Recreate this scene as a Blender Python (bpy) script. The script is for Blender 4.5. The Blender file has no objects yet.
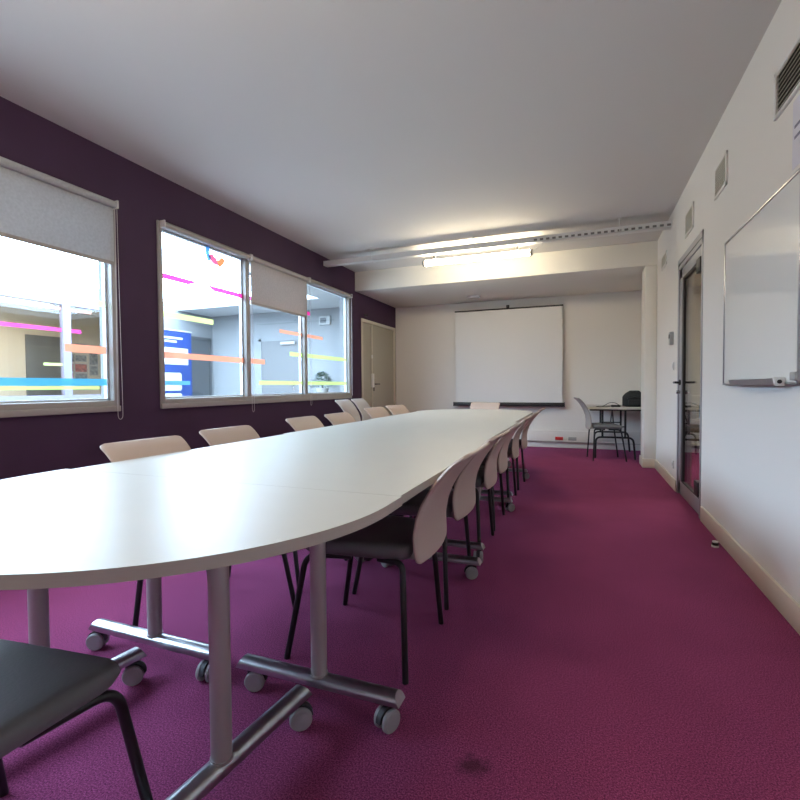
import bpy, bmesh, math, random
from mathutils import Vector, Matrix
random.seed(7)
S = bpy.context.scene
C = S.collection
PI = math.pi

# ------------------------------------------------------------------ materials
def new_mat(name):
    m = bpy.data.materials.new(name); m.use_nodes = True
    return m, m.node_tree, m.node_tree.nodes['Principled BSDF']

def mat(name, col, rough=0.5, metal=0.0, spec=0.5, noise=0.0, nscale=40.0, bump=0.0, bscale=200.0, emit=None, estr=0.0, sheen=0.0):
    m, nt, b = new_mat(name)
    b.inputs['Base Color'].default_value = (*col, 1)
    b.inputs['Roughness'].default_value = rough
    b.inputs['Metallic'].default_value = metal
    b.inputs['Specular IOR Level'].default_value = spec
    if sheen: b.inputs['Sheen Weight'].default_value = sheen
    if noise or bump:
        tc = nt.nodes.new('ShaderNodeTexCoord')
    if noise:
        n = nt.nodes.new('ShaderNodeTexNoise'); n.inputs['Scale'].default_value = nscale; n.inputs['Detail'].default_value = 4
        nt.links.new(tc.outputs['Object'], n.inputs['Vector'])
        r = nt.nodes.new('ShaderNodeValToRGB')
        r.color_ramp.elements[0].position = 0.3; r.color_ramp.elements[1].position = 0.7
        r.color_ramp.elements[0].color = (*[c * (1 - noise) for c in col], 1)
        r.color_ramp.elements[1].color = (*[min(1, c * (1 + noise)) for c in col], 1)
        nt.links.new(n.outputs['Fac'], r.inputs['Fac']); nt.links.new(r.outputs['Color'], b.inputs['Base Color'])
    if bump:
        n2 = nt.nodes.new('ShaderNodeTexNoise'); n2.inputs['Scale'].default_value = bscale; n2.inputs['Detail'].default_value = 3
        nt.links.new(tc.outputs['Object'], n2.inputs['Vector'])
        bp = nt.nodes.new('ShaderNodeBump'); bp.inputs['Strength'].default_value = bump; bp.inputs['Distance'].default_value = 0.01
        nt.links.new(n2.outputs['Fac'], bp.inputs['Height']); nt.links.new(bp.outputs['Normal'], b.inputs['Normal'])
    if emit:
        b.inputs['Emission Color'].default_value = (*emit, 1); b.inputs['Emission Strength'].default_value = estr
    return m

def glass_mat(name, tint=(1, 1, 1), trans=0.94):
    m = bpy.data.materials.new(name); m.use_nodes = True
    nt = m.node_tree; nt.nodes.clear()
    out = nt.nodes.new('ShaderNodeOutputMaterial')
    tr = nt.nodes.new('ShaderNodeBsdfTransparent'); tr.inputs['Color'].default_value = (*[trans * t for t in tint], 1)
    gl = nt.nodes.new('ShaderNodeBsdfGlossy'); gl.inputs['Roughness'].default_value = 0.02
    lw = nt.nodes.new('ShaderNodeLayerWeight'); lw.inputs['Blend'].default_value = .5
    pw = nt.nodes.new('ShaderNodeMath'); pw.operation = 'POWER'; pw.inputs[1].default_value = 5
    fr = nt.nodes.new('ShaderNodeMath'); fr.operation = 'MULTIPLY_ADD'; fr.inputs[1].default_value = .96; fr.inputs[2].default_value = .04
    nt.links.new(lw.outputs['Facing'], pw.inputs[0]); nt.links.new(pw.outputs[0], fr.inputs[0])
    mx = nt.nodes.new('ShaderNodeMixShader')
    nt.links.new(fr.outputs[0], mx.inputs['Fac']); nt.links.new(tr.outputs[0], mx.inputs[1]); nt.links.new(gl.outputs[0], mx.inputs[2])
    nt.links.new(mx.outputs[0], out.inputs['Surface'])
    return m

def film_mat(name, col, alpha=0.55):
    # translucent coloured vinyl on glass
    m = bpy.data.materials.new(name); m.use_nodes = True
    nt = m.node_tree; nt.nodes.clear()
    out = nt.nodes.new('ShaderNodeOutputMaterial')
    tr = nt.nodes.new('ShaderNodeBsdfTransparent'); tr.inputs['Color'].default_value = (*[0.25 + 0.75 * c for c in col], 1)
    tl = nt.nodes.new('ShaderNodeBsdfTranslucent'); tl.inputs['Color'].default_value = (*col, 1)
    df = nt.nodes.new('ShaderNodeBsdfDiffuse'); df.inputs['Color'].default_value = (*col, 1)
    m1 = nt.nodes.new('ShaderNodeMixShader'); m1.inputs['Fac'].default_value = 0.5
    m2 = nt.nodes.new('ShaderNodeMixShader'); m2.inputs['Fac'].default_value = alpha
    nt.links.new(df.outputs[0], m1.inputs[1]); nt.links.new(tl.outputs[0], m1.inputs[2])
    nt.links.new(tr.outputs[0], m2.inputs[1]); nt.links.new(m1.outputs[0], m2.inputs[2])
    nt.links.new(m2.outputs[0], out.inputs['Surface'])
    return m

def fabric_blind_mat(name, col, through):
    m = bpy.data.materials.new(name); m.use_nodes = True
    nt = m.node_tree; nt.nodes.clear()
    out = nt.nodes.new('ShaderNodeOutputMaterial')
    tl = nt.nodes.new('ShaderNodeBsdfTranslucent')
    df = nt.nodes.new('ShaderNodeBsdfDiffuse')
    tc = nt.nodes.new('ShaderNodeTexCoord')
    n = nt.nodes.new('ShaderNodeTexNoise'); n.inputs['Scale'].default_value = 60; n.inputs['Detail'].default_value = 5
    nt.links.new(tc.outputs['Object'], n.inputs['Vector'])
    r = nt.nodes.new('ShaderNodeValToRGB')
    r.color_ramp.elements[0].position = .3; r.color_ramp.elements[1].position = .7
    r.color_ramp.elements[0].color = (*[c * .92 for c in col], 1); r.color_ramp.elements[1].color = (*[min(1, c * 1.06) for c in col], 1)
    nt.links.new(n.outputs['Fac'], r.inputs['Fac'])
    nt.links.new(r.outputs['Color'], tl.inputs['Color']); nt.links.new(r.outputs['Color'], df.inputs['Color'])
    mx = nt.nodes.new('ShaderNodeMixShader'); mx.inputs['Fac'].default_value = through
    nt.links.new(df.outputs[0], mx.inputs[1]); nt.links.new(tl.outputs[0], mx.inputs[2])
    nt.links.new(mx.outputs[0], out.inputs['Surface'])
    return m

def emit_mat(name, col, strength):
    m = bpy.data.materials.new(name); m.use_nodes = True
    nt = m.node_tree; nt.nodes.clear()
    out = nt.nodes.new('ShaderNodeOutputMaterial')
    e = nt.nodes.new('ShaderNodeEmission'); e.inputs['Color'].default_value = (*col, 1); e.inputs['Strength'].default_value = strength
    nt.links.new(e.outputs[0], out.inputs['Surface'])
    return m

def carpet_mat():
    m, nt, b = new_mat('carpet_loop_pile')
    tc = nt.nodes.new('ShaderNodeTexCoord')
    n1 = nt.nodes.new('ShaderNodeTexNoise'); n1.inputs['Scale'].default_value = 230; n1.inputs['Detail'].default_value = 2
    n2 = nt.nodes.new('ShaderNodeTexNoise'); n2.inputs['Scale'].default_value = 600; n2.inputs['Detail'].default_value = 2
    n3 = nt.nodes.new('ShaderNodeTexNoise'); n3.inputs['Scale'].default_value = 2.2; n3.inputs['Detail'].default_value = 5
    for n in (n1, n2, n3): nt.links.new(tc.outputs['Object'], n.inputs['Vector'])
    a = nt.nodes.new('ShaderNodeMath'); a.operation = 'MULTIPLY_ADD'; a.inputs[1].default_value = 0.62
    nt.links.new(n1.outputs['Fac'], a.inputs[0])
    a2 = nt.nodes.new('ShaderNodeMath'); a2.operation = 'MULTIPLY'; a2.inputs[1].default_value = 0.38
    nt.links.new(n2.outputs['Fac'], a2.inputs[0]); nt.links.new(a2.outputs[0], a.inputs[2])
    r = nt.nodes.new('ShaderNodeValToRGB')
    e = r.color_ramp.elements
    e[0].position = 0.39; e[0].color = (*CARPET_DARK, 1)
    e[1].position = 0.62; e[1].color = (*CARPET_LIGHT, 1)
    nt.links.new(a.outputs[0], r.inputs['Fac'])
    # broad wear
    mp = nt.nodes.new('ShaderNodeMapRange'); mp.inputs[1].default_value = .35; mp.inputs[2].default_value = .7
    mp.inputs[3].default_value = .9; mp.inputs[4].default_value = 1.08
    nt.links.new(n3.outputs['Fac'], mp.inputs[0])
    mw = nt.nodes.new('ShaderNodeMix'); mw.data_type = 'RGBA'; mw.blend_type = 'MULTIPLY'; mw.inputs[0].default_value = 1
    nt.links.new(r.outputs['Color'], mw.inputs[6]); nt.links.new(mp.outputs[0], mw.inputs[7])
    # one spilt stain by the table end
    sx = nt.nodes.new('ShaderNodeVectorMath'); sx.operation = 'SUBTRACT'; sx.inputs[1].default_value = STAIN
    nz = nt.nodes.new('ShaderNodeTexNoise'); nz.inputs['Scale'].default_value = 28
    nt.links.new(tc.outputs['Object'], nz.inputs['Vector'])
    nt.links.new(tc.outputs['Object'], sx.inputs[0])
    ln = nt.nodes.new('ShaderNodeVectorMath'); ln.operation = 'LENGTH'; nt.links.new(sx.outputs[0], ln.inputs[0])
    wob = nt.nodes.new('ShaderNodeMath'); wob.operation = 'MULTIPLY_ADD'; wob.inputs[1].default_value = 0.07
    nt.links.new(nz.outputs['Fac'], wob.inputs[0]); nt.links.new(ln.outputs['Value'], wob.inputs[2])
    ms = nt.nodes.new('ShaderNodeMapRange'); ms.inputs[1].default_value = .05; ms.inputs[2].default_value = .085
    ms.inputs[3].default_value = .7; ms.inputs[4].default_value = 0
    nt.links.new(wob.outputs[0], ms.inputs[0])
    mst = nt.nodes.new('ShaderNodeMix'); mst.data_type = 'RGBA'; mst.inputs[7].default_value = (.03, .012, .012, 1)
    nt.links.new(ms.outputs[0], mst.inputs[0]); nt.links.new(mw.outputs[2], mst.inputs[6])
    nt.links.new(mst.outputs[2], b.inputs['Base Color'])
    b.inputs['Roughness'].default_value = 1.0; b.inputs['Specular IOR Level'].default_value = 0.05
    b.inputs['Sheen Weight'].default_value = 0.15; b.inputs['Sheen Roughness'].default_value = .5
    b.inputs['Sheen Tint'].default_value = (.9, .35, .65, 1)
    bp = nt.nodes.new('ShaderNodeBump'); bp.inputs['Strength'].default_value = .7; bp.inputs['Distance'].default_value = .006
    nt.links.new(a.outputs[0], bp.inputs['Height']); nt.links.new(bp.outputs['Normal'], b.inputs['Normal'])
    return m

CARPET_DARK = (0.095, 0.013, 0.048)
CARPET_LIGHT = (0.40, 0.078, 0.205)
STAIN = (-0.275, 1.244, 0.0)

M = {}
M['carpet'] = carpet_mat()
M['ceiling'] = mat('ceiling_paint', (.67, .65, .62), .9, spec=.2, bump=.04, bscale=90)
M['white_wall'] = mat('white_wall_paint', (.78, .755, .715), .75, spec=.25, bump=.06, bscale=130)
M['purple'] = mat('aubergine_wall_paint', (.052, .024, .058), .7, spec=.3, noise=.06, nscale=3, bump=.05, bscale=140)
M['cream_trim'] = mat('cream_gloss_trim', (.70, .64, .53), .4, noise=.03, nscale=6)
M['beam'] = mat('cream_beam_paint', (.76, .74, .68), .8, spec=.2, bump=.05, bscale=110)
M['win_frame'] = mat('greige_window_frame', (.34, .32, .30), .4)
M['win_edge'] = mat('white_window_bead', (.8, .84, .88), .4)
M['glass'] = glass_mat('window_glass')
M['door_glass'] = glass_mat('door_glass', (.93, .97, .95), .9)
M['laminate'] = mat('ivory_laminate', (.50, .48, .43), .36, spec=.38, noise=.012, nscale=7)
M['edge_band'] = mat('taupe_edge_band', (.42, .375, .325), .5)
M['alu'] = mat('brushed_aluminium', (.45, .45, .47), .32, metal=1.0, noise=.05, nscale=60)
M['grey_steel'] = mat('grey_lacquered_steel', (.42, .39, .385), .38, metal=.45)
M['caster_grey'] = mat('grey_caster_plastic', (.30, .29, .30), .5)
M['caster_dark'] = mat('dark_caster_rubber', (.03, .03, .035), .5)
M['shell'] = mat('pinkish_beige_plastic', (.50, .40, .35), .48, spec=.4, bump=.03, bscale=260)
M['shell_grey'] = mat('pale_grey_plastic', (.52, .475, .47), .5, spec=.4, bump=.03, bscale=260)
M['shell_taupe'] = mat('taupe_grey_plastic', (.33, .30, .275), .5, spec=.4, bump=.03, bscale=260)
M['seat'] = mat('grey_seat_vinyl', (.14, .145, .15), .5, spec=.45, bump=.10, bscale=160)
M['black_steel'] = mat('black_steel_tube', (.012, .012, .013), .35)
M['black_plastic'] = mat('black_plastic', (.015, .015, .016), .45)
M['screen'] = mat('matt_screen_fabric', (.76, .76, .75), .9, spec=.1, bump=.03, bscale=400)
M['board'] = mat('whiteboard_enamel', (.80, .80, .77), .06, spec=.55)
M['door_alu'] = mat('grey_anodised_door', (.40, .40, .42), .35, metal=.35)
M['olive_door'] = mat('khaki_door_paint', (.42, .40, .325), .55)
M['olive_frame'] = mat('khaki_frame_paint', (.58, .55, .46), .5)
M['tray'] = mat('white_cable_tray', (.74, .73, .70), .4)
M['tube_on'] = mat('lit_fluorescent_diffuser', (.9, .88, .82), .4, emit=(1, .86, .62), estr=60.0)
M['lamp_end'] = mat('grey_lamp_end', (.30, .29, .27), .5)
M['vent'] = mat('cream_vent_grille', (.52, .50, .43), .5)
M['vent_dark'] = mat('dark_vent_recess', (.05, .045, .035), .8)
M['vent_slat'] = mat('vent_slat_metal', (.60, .57, .49), .4)
M['blind'] = fabric_blind_mat('grey_blind_fabric', (.50, .51, .52), .22)
M['blind_c'] = fabric_blind_mat('pink_grey_blind_fabric', (.56, .525, .51), .2)
M['chain'] = mat('pale_bead_chain', (.55, .52, .54), .4)
M['white_plastic'] = mat('white_plastic', (.75, .74, .72), .4)
M['grey_plastic'] = mat('grey_plastic', (.38, .38, .37), .45)
M['red_socket'] = mat('red_socket_plastic', (.55, .02, .02), .4)
M['bag'] = mat('black_nylon_bag', (.014, .016, .016), .75, bump=.15, bscale=70)
M['paper'] = mat('lilac_white_paper', (.68, .67, .74), .8)
M['ink'] = mat('grey_ink', (.22, .21, .28), .8)
M['slot_shade'] = mat('tray_slot_shade_grey', (.20, .19, .175), .6)  # dark tone standing in for shade behind the tray slots
M['chrome'] = mat('satin_chrome', (.6, .6, .6), .25, metal=1.0)
# hall behind the windows
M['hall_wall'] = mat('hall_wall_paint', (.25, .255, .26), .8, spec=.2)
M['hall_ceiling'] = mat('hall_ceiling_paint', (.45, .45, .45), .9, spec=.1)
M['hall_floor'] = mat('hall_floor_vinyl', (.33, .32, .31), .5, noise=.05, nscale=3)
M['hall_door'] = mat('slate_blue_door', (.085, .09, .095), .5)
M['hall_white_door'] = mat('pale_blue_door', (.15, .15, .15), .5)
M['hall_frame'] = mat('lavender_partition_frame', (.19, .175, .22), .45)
M['hall_cream'] = mat('cream_room_paint', (.58, .53, .42), .8)
M['skylight'] = emit_mat('daylight_sky_glazing', (.54, .76, 1.0), 23.0)
M['poster_blue'] = mat('royal_blue_banner', (.014, .042, .18), .5)
M['poster_white'] = mat('banner_white_print', (.42, .41, .39), .5)
M['poster_cyan'] = mat('banner_cyan_print', (.10, .42, .70), .5)
M['leaf'] = mat('dark_green_leaf', (.012, .06, .03), .7, noise=.3, nscale=25)
M['photo_a'] = mat('photo_print_red', (.40, .12, .10), .5, noise=.5, nscale=18)
M['photo_b'] = mat('photo_print_grey', (.22, .24, .25), .5, noise=.5, nscale=20)
M['tube_hall'] = mat('lit_tube_next_room', (.9, .9, .85), .4, emit=(1, .93, .78), estr=8.0)
F = {'magenta': film_mat('magenta_vinyl_film', (.85, .10, .42), .7), 'orange': film_mat('orange_vinyl_film', (.92, .50, .36), .65),
     'salmon': film_mat('salmon_vinyl_film', (.88, .56, .48), .5),
     'yellow': film_mat('pale_yellow_vinyl_film', (.92, .93, .50), .42), 'lime': film_mat('lime_vinyl_film', (.78, .87, .42), .48),
     'teal': film_mat('teal_vinyl_film', (.20, .52, .64), .5), 'sky': film_mat('sky_blue_vinyl_film', (.30, .58, .88), .85),
     'emblem_orange': film_mat('emblem_orange_film', (.90, .42, .22), .9), 'pink': film_mat('pink_vinyl_film', (.85, .25, .38), .85), 'grey': film_mat('grey_vinyl_film', (.25, .25, .32), .85)}

# ------------------------------------------------------------------ mesh builder
class MB:
    def __init__(s): s.bm = bmesh.new()
    def box(s, x0, x1, y0, y1, z0, z1, mi=0, bev=0.0, seg=2):
        t = bmesh.new()
        vs = [t.verts.new((x, y, z)) for x in (x0, x1) for y in (y0, y1) for z in (z0, z1)]
        for f in ((0, 1, 3, 2), (4, 6, 7, 5), (0, 4, 5, 1), (2, 3, 7, 6), (0, 2, 6, 4), (1, 5, 7, 3)):
            t.faces.new([vs[i] for i in f])
        if bev: bmesh.ops.bevel(t, geom=list(t.edges), offset=bev, segments=seg, affect='EDGES', profile=.5)
        s.merge(t, mi); return s
    def merge(s, t, mi=0, mtx=None):
        bmesh.ops.recalc_face_normals(t, faces=list(t.faces))
        mp = {}
        for v in t.verts: mp[v] = s.bm.verts.new(mtx @ v.co if mtx else v.co)
        for f in t.faces:
            nf = s.bm.faces.new([mp[v] for v in f.verts]); nf.material_index = mi if mi is not None else f.material_index
        t.free()
    def prism(s, poly, z0, z1, mi_top=0, mi_side=0, mi_bot=None, bev=0.0):
        t = bmesh.new()
        lo = [t.verts.new((x, y, z0)) for x, y in poly]; hi = [t.verts.new((x, y, z1)) for x, y in poly]
        n = len(poly)
        ft = t.faces.new(hi); fb = t.faces.new(lo[::-1])
        ft.material_index = mi_top; fb.material_index = mi_side if mi_bot is None else mi_bot
        for i in range(n):
            f = t.faces.new((lo[i], lo[(i + 1) % n], hi[(i + 1) % n], hi[i])); f.material_index = mi_side
        if bev:
            ed = [e for e in t.edges if all(abs(v.co.z - z1) < 1e-6 for v in e.verts)]
            bmesh.ops.bevel(t, geom=ed, offset=bev, segments=2, affect='EDGES', profile=.5)
        s.merge(t, None); return s
    def extr(s, poly3, d, mi=0):
        """planar 3-D polygon extruded by vector d"""
        t = bmesh.new(); d = Vector(d)
        a = [t.verts.new(Vector(p)) for p in poly3]; b = [t.verts.new(Vector(p) + d) for p in poly3]
        n = len(a); t.faces.new(a); t.faces.new(b[::-1])
        for i in range(n): t.faces.new((a[i], b[i], b[(i + 1) % n], a[(i + 1) % n]))
        s.merge(t, mi); return s
    def tube(s, pts, r, seg=10, mi=0, closed=False, caps=True):
        pts = [Vector(p) for p in pts]; n = len(pts); t = bmesh.new(); rings = []
        rr = r if isinstance(r, (list, tuple)) else [r] * n
        prev = None
        for i, p in enumerate(pts):
            if closed: d = pts[(i + 1) % n] - pts[i - 1]
            else: d = pts[min(i + 1, n - 1)] - pts[max(i - 1, 0)]
            d.normalize()
            if prev is None:
                u = d.orthogonal().normalized()
            else:
                u = (prev - d * prev.dot(d)).normalized()
            prev = u; w = d.cross(u)
            rings.append([t.verts.new(p + rr[i] * (math.cos(2 * PI * k / seg) * u + math.sin(2 * PI * k / seg) * w)) for k in range(seg)])
        for i in range(n if closed else n - 1):
            a, b = rings[i], rings[(i + 1) % n]
            for k in range(seg): t.faces.new((a[k], a[(k + 1) % seg], b[(k + 1) % seg], b[k]))
        if not closed and caps:
            t.faces.new(rings[0][::-1]); t.faces.new(rings[-1])
        s.merge(t, mi); return s
    def cyl(s, p0, p1, r, seg=24, mi=0, bev=0.0):
        p0, p1 = Vector(p0), Vector(p1)
        if bev:
            d = (p1 - p0).normalized() * bev
            return s.tube([p0, p0 + d * .01, p0 + d, p1 - d, p1 - d * .01, p1], [r - bev, r - bev * .9, r, r, r - bev * .9, r - bev], seg, mi)
        return s.tube([p0, p1], r, seg, mi)
    def loft(s, rings, mi=0, cap0=True, cap1=True, closed=True):
        t = bmesh.new(); R = [[t.verts.new(p) for p in ring] for ring in rings]; n = len(R[0])
        for i in range(len(R) - 1):
            for k in range(n if closed else n - 1):
                t.faces.new((R[i][k], R[i][(k + 1) % n], R[i + 1][(k + 1) % n], R[i + 1][k]))
        if cap0: t.faces.new(R[0][::-1])
        if cap1: t.faces.new(R[-1])
        s.merge(t, mi); return s
    def sphere(s, c, r, mi=0, seg=12, sc=(1, 1, 1)):
        t = bmesh.new(); bmesh.ops.create_uvsphere(t, u_segments=seg, v_segments=max(6, seg // 2), radius=r)
        s.merge(t, mi, Matrix.Translation(c) @ Matrix.Diagonal((*sc, 1))); return s
    def build(s, name, mats, parent=None, smooth=35, sub=0):
        me = bpy.data.meshes.new(name)
        bm = s.bm
        bmesh.ops.remove_doubles(bm, verts=list(bm.verts), dist=1e-6)
        bm.normal_update()
        if smooth:
            lim = math.radians(smooth)
            for f in bm.faces: f.smooth = True
            for e in bm.edges:
                if len(e.link_faces) == 2: e.smooth = e.calc_face_angle(0) < lim
                else: e.smooth = False
        bm.to_mesh(me); bm.free()
        for m in (mats if isinstance(mats, (list, tuple)) else [mats]): me.materials.append(m)
        o = bpy.data.objects.new(name, me); C.objects.link(o)
        if parent: o.parent = parent
        if sub:
            md = o.modifiers.new('smooth', 'SUBSURF'); md.levels = sub; md.render_levels = sub
        return o

def fillet(pts, r, n=6):
    """round the corners of a polyline"""
    pts = [Vector(p) for p in pts]; out = [pts[0]]
    for i in range(1, len(pts) - 1):
        a, b, c = pts[i - 1], pts[i], pts[i + 1]
        d1, d2 = (a - b), (c - b); q = min(r, d1.length * .48, d2.length * .48)
        p1, p2 = b + d1.normalized() * q, b + d2.normalized() * q
        for k in range(n + 1):
            t = k / n; out.append((1 - t) ** 2 * p1 + 2 * t * (1 - t) * b + t * t * p2)
    out.append(pts[-1]); return out

def tag(o, label, cat, group=None, kind=None):
    if label: o['label'] = label
    if cat: o['category'] = cat
    if group: o['group'] = group
    if kind: o['kind'] = kind
    return o
def empty(name, loc, label, cat, group=None, rz=0.0, sc=(1, 1, 1)):
    o = bpy.data.objects.new(name, None); C.objects.link(o)
    o.location = loc; o.rotation_euler = (0, 0, rz); o.scale = sc; o.empty_display_size = .1
    return tag(o, label, cat, group)
def struct(name, mb, m, label, cat='wall', parent=None):
    o = mb.build(name, m, parent, smooth=30)
    if not parent: tag(o, label, cat, kind='structure')
    return o
def copy_tree(o, parent=None):
    c = o.copy(); C.objects.link(c)
    if parent: c.parent = parent
    for ch in list(o.children): copy_tree(ch, c)
    return c
def R(d): return math.radians(d)

# ------------------------------------------------------------------ room numbers (metres, camera above the origin)
XR, XL, XLO = 0.846, -3.266, -3.43       # right wall, left wall (room face, hall face)
YN, YB, YK = -2.2, 6.57, 8.264           # wall behind the camera, beam front, back wall
HC, ZB = 2.788, 2.495                    # ceiling, beam underside
W1 = (-0.87, 2.555, 0.872, 2.405)        # window openings: y0 y1 z0 z1
W2 = (2.955, 6.378, 0.872, 2.400)
DL = (6.79, 8.215, 0.0, 2.105)           # left double door
DR = (4.19, 5.176, 0.0, 2.20)            # right glass door
T = .14

# floor / ceiling
struct('floor', MB().box(XL - .02, XR + .02, YN, YK + .02, -.06, 0), M['carpet'], 'magenta loop pile carpet floor of the meeting room', 'floor')
struct('ceiling', MB().box(XL - .1, XR + .1, YN - .1, YK + .1, HC, HC + .1), M['ceiling'], 'flat pale grey plaster ceiling', 'ceiling')

def wall_x(xa, xb, y0, y1, z0, z1, holes, mi_room, mi_far, room_side):
    """wall in a plane x=const built of boxes round its openings; material 0 on the room face, 1 elsewhere"""
    mb = MB(); ys = sorted({y0, y1, *[h[0] for h in holes], *[h[1] for h in holes]})
    for a, b in zip(ys, ys[1:]):
        inside = [h for h in holes if h[0] <= a + 1e-6 and h[1] >= b - 1e-6]
        if not inside: mb.box(xa, xb, a, b, z0, z1, 1)
        else:
            h = inside[0]
            if h[2] > z0: mb.box(xa, xb, a, b, z0, h[2], 1)
            if h[3] < z1: mb.box(xa, xb, a, b, h[3], z1, 1)
    mb.bm.normal_update()
    xf = xb if room_side > 0 else xa
    for f in mb.bm.faces:
        if all(abs(v.co.x - xf) < 1e-5 for v in f.verts): f.material_index = 0
    return mb
struct('wall_left', wall_x(XLO, XL, YN, 8.6, 0, HC, [W1, W2, DL], 0, 1, 1), [M['purple'], M['hall_wall']], 'dark aubergine painted wall with two wide windows')
struct('wall_right', wall_x(XR, XR + .12, YN, YK, 0, HC, [DR], 0, 1, -1), [M['white_wall'], M['hall_cream']], 'long white wall with the glass door and whiteboard')
struct('wall_back', MB().box(XLO, XR + .12, YK, YK + .12, 0, HC), M['white_wall'], 'white end wall behind the projection screen')
struct('wall_front', MB().box(XLO, XR + .12, YN - .12, YN, 0, HC), M['white_wall'], 'white wall behind the camera')
struct('trim_1', MB().box(XL, XR, YB, YK, ZB, HC, bev=.006), M['beam'], 'lowered cream ceiling beam and soffit at the far end', 'beam')
struct('trim_2', MB().box(.710, XR, YB, YB + .34, 0, ZB, bev=.012), M['beam'], 'cream pilaster carrying the beam at the right wall', 'pillar')

def skirting(pts_lo, depth_dir, h=.112, t=.014):
    pass
bb = MB()
bb.box(XR - .016, XR, YN, DR[0] - .06, 0, .112, bev=.005)
struct('baseboard_right', bb, M['cream_trim'], 'cream skirting board along the white wall, near side of the glass door', 'baseboard')
bb = MB()
bb.box(XR - .016, XR, DR[1] + .0, YB - .016, 0, .112, bev=.005)
bb.box(.694, XR, YB - .016, YB, 0, .112, bev=.005)
bb.box(.694, .710, YB, YB + .34, 0, .112, bev=.005)
struct('baseboard_right.001', bb, M['cream_trim'], 'cream skirting board wrapping the pilaster beyond the glass door', 'baseboard')
struct('baseboard_back', MB().box(XL, XR, YK - .014, YK, 0, .095, bev=.004), M['white_wall'], 'white skirting board under the cable trunking on the end wall', 'baseboard')
struct('baseboard_left', MB().box(XL, XL + .014, YN, DL[0], 0, .095, bev=.004), M['purple'], 'dark skirting board under the windows', 'baseboard')

# ------------------------------------------------------------------ windows in the left wall
def stripe(parent, y0, y1, z0, z1, film, x=-3.2965, name='glass_stripe'):
    return MB().box(x, x + .001, y0, y1, z0, z1).build(name, F[film], parent, smooth=0)

def window(name, w, mull, label):
    y0, y1, z0, z1 = w; fw = .032; fb = .07
    x0, x1 = XL - .045, XL + .014
    mb = MB()
    mb.box(x0, x1, y0 - .012, y0 + fw, z0 - .01, z1 + .01, bev=.004)
    mb.box(x0, x1, y1 - fw, y1 + .012, z0 - .01, z1 + .01, bev=.004)
    mb.box(x0, x1 - .001, y0, y1, z1 - fw, z1 + .008, bev=.004)
    mb.box(x0, x1 - .001, y0, y1, z0 - .008, z0 + fb, bev=.004)
    root = mb.build(name, M['win_frame'], smooth=30)
    tag(root, label, 'window', kind='structure')
    MB().box(x1 - .002, x1 + .012, y0 - .014, y1 + .014, z0 - .012, z0 + .030, bev=.004).build('sill', M['win_frame'], root)
    for (a, b) in mull:
        MB().box(x0, x1 - .004, a, b, z0 + fb - .002, z1 - fw + .002, bev=.004).build('mullion', M['win_frame'], root)
    edges = [y0 + fw] + [v for p in mull for v in p] + [y1 - fw]
    for i in range(0, len(edges), 2):
        a, b = edges[i], edges[i + 1]
        p = MB().box(-3.302, -3.298, a, b, z0 + fb, z1 - fw).build('pane', M['glass'], root, smooth=0)
        bd = MB(); s_ = .016
        for q in ((a, a + s_, z0 + fb, z1 - fw), (b - s_, b, z0 + fb, z1 - fw), (a, b, z0 + fb, z0 + fb + s_), (a, b, z1 - fw - s_, z1 - fw)):
            bd.box(-3.335, -3.303, *q)
        bd.build('glazing_bead', M['win_edge'], p, smooth=0)
    return root
w1 = window('window_1', W1, [(0.20, .30), (1.34, 1.44)], 'nearer interior window in the aubergine wall, cut by the left edge')
w2 = window('window_2', W2, [(4.03, 4.095), (5.135, 5.195)], 'farther three-pane interior window in the aubergine wall')
def pane_stripes(root, y0, y1, z0, z1, film, mull):
    cut = [y0]
    for a, b in mull:
        if a > y0 and b < y1: cut += [a, b]
    cut.append(y1)
    for i in range(0, len(cut), 2): stripe(root, cut[i], cut[i + 1], z0, z1, film)
m1, m2 = [(1.34, 1.44)], [(4.03, 4.095), (5.135, 5.195)]
pane_stripes(w1, 2.20, 2.50, 1.285, 1.340, 'orange', m1)
pane_stripes(w1, 1.44, 2.50, 1.052, 1.102, 'teal', m1)
pane_stripes(w1, 1.44, 2.44, 1.026, 1.050, 'lime', m1)
pane_stripes(w1, 1.90, 2.50, 1.630, 1.672, 'yellow', m1)
for (ya, yb) in ((3.012, 3.33), (3.62, 4.03)):
    t_ = MB(); t_.extr([(-3.2965, ya, 1.955), (-3.2965, yb + (.0 if ya > 3.5 else -.03), 1.955), (-3.2965, yb + (.0 if ya > 3.5 else .09), 2.0), (-3.2965, ya - (.1 if ya > 3.5 else 0), 2.0)], (.001, 0, 0))
    t_.build('glass_stripe', F['magenta'], w2, smooth=0)
stripe(w2, 4.095, 5.135, 1.955, 2.0, 'magenta'); stripe(w2, 5.195, 5.33, 1.955, 2.0, 'magenta')
stripe(w2, 3.012, 3.60, 1.632, 1.680, 'yellow')
pane_stripes(w2, 3.012, 4.38, 1.287, 1.340, 'orange', m2)
stripe(w2, 3.012, 3.30, 1.058, 1.093, 'sky')
pane_stripes(w2, 4.66, 5.64, 1.668, 1.708, 'orange', m2)
pane_stripes(w2, 4.86, 6.32, 1.408, 1.460, 'lime', m2)
pane_stripes(w2, 4.265, 6.32, 1.060, 1.106, 'lime', m2)
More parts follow.
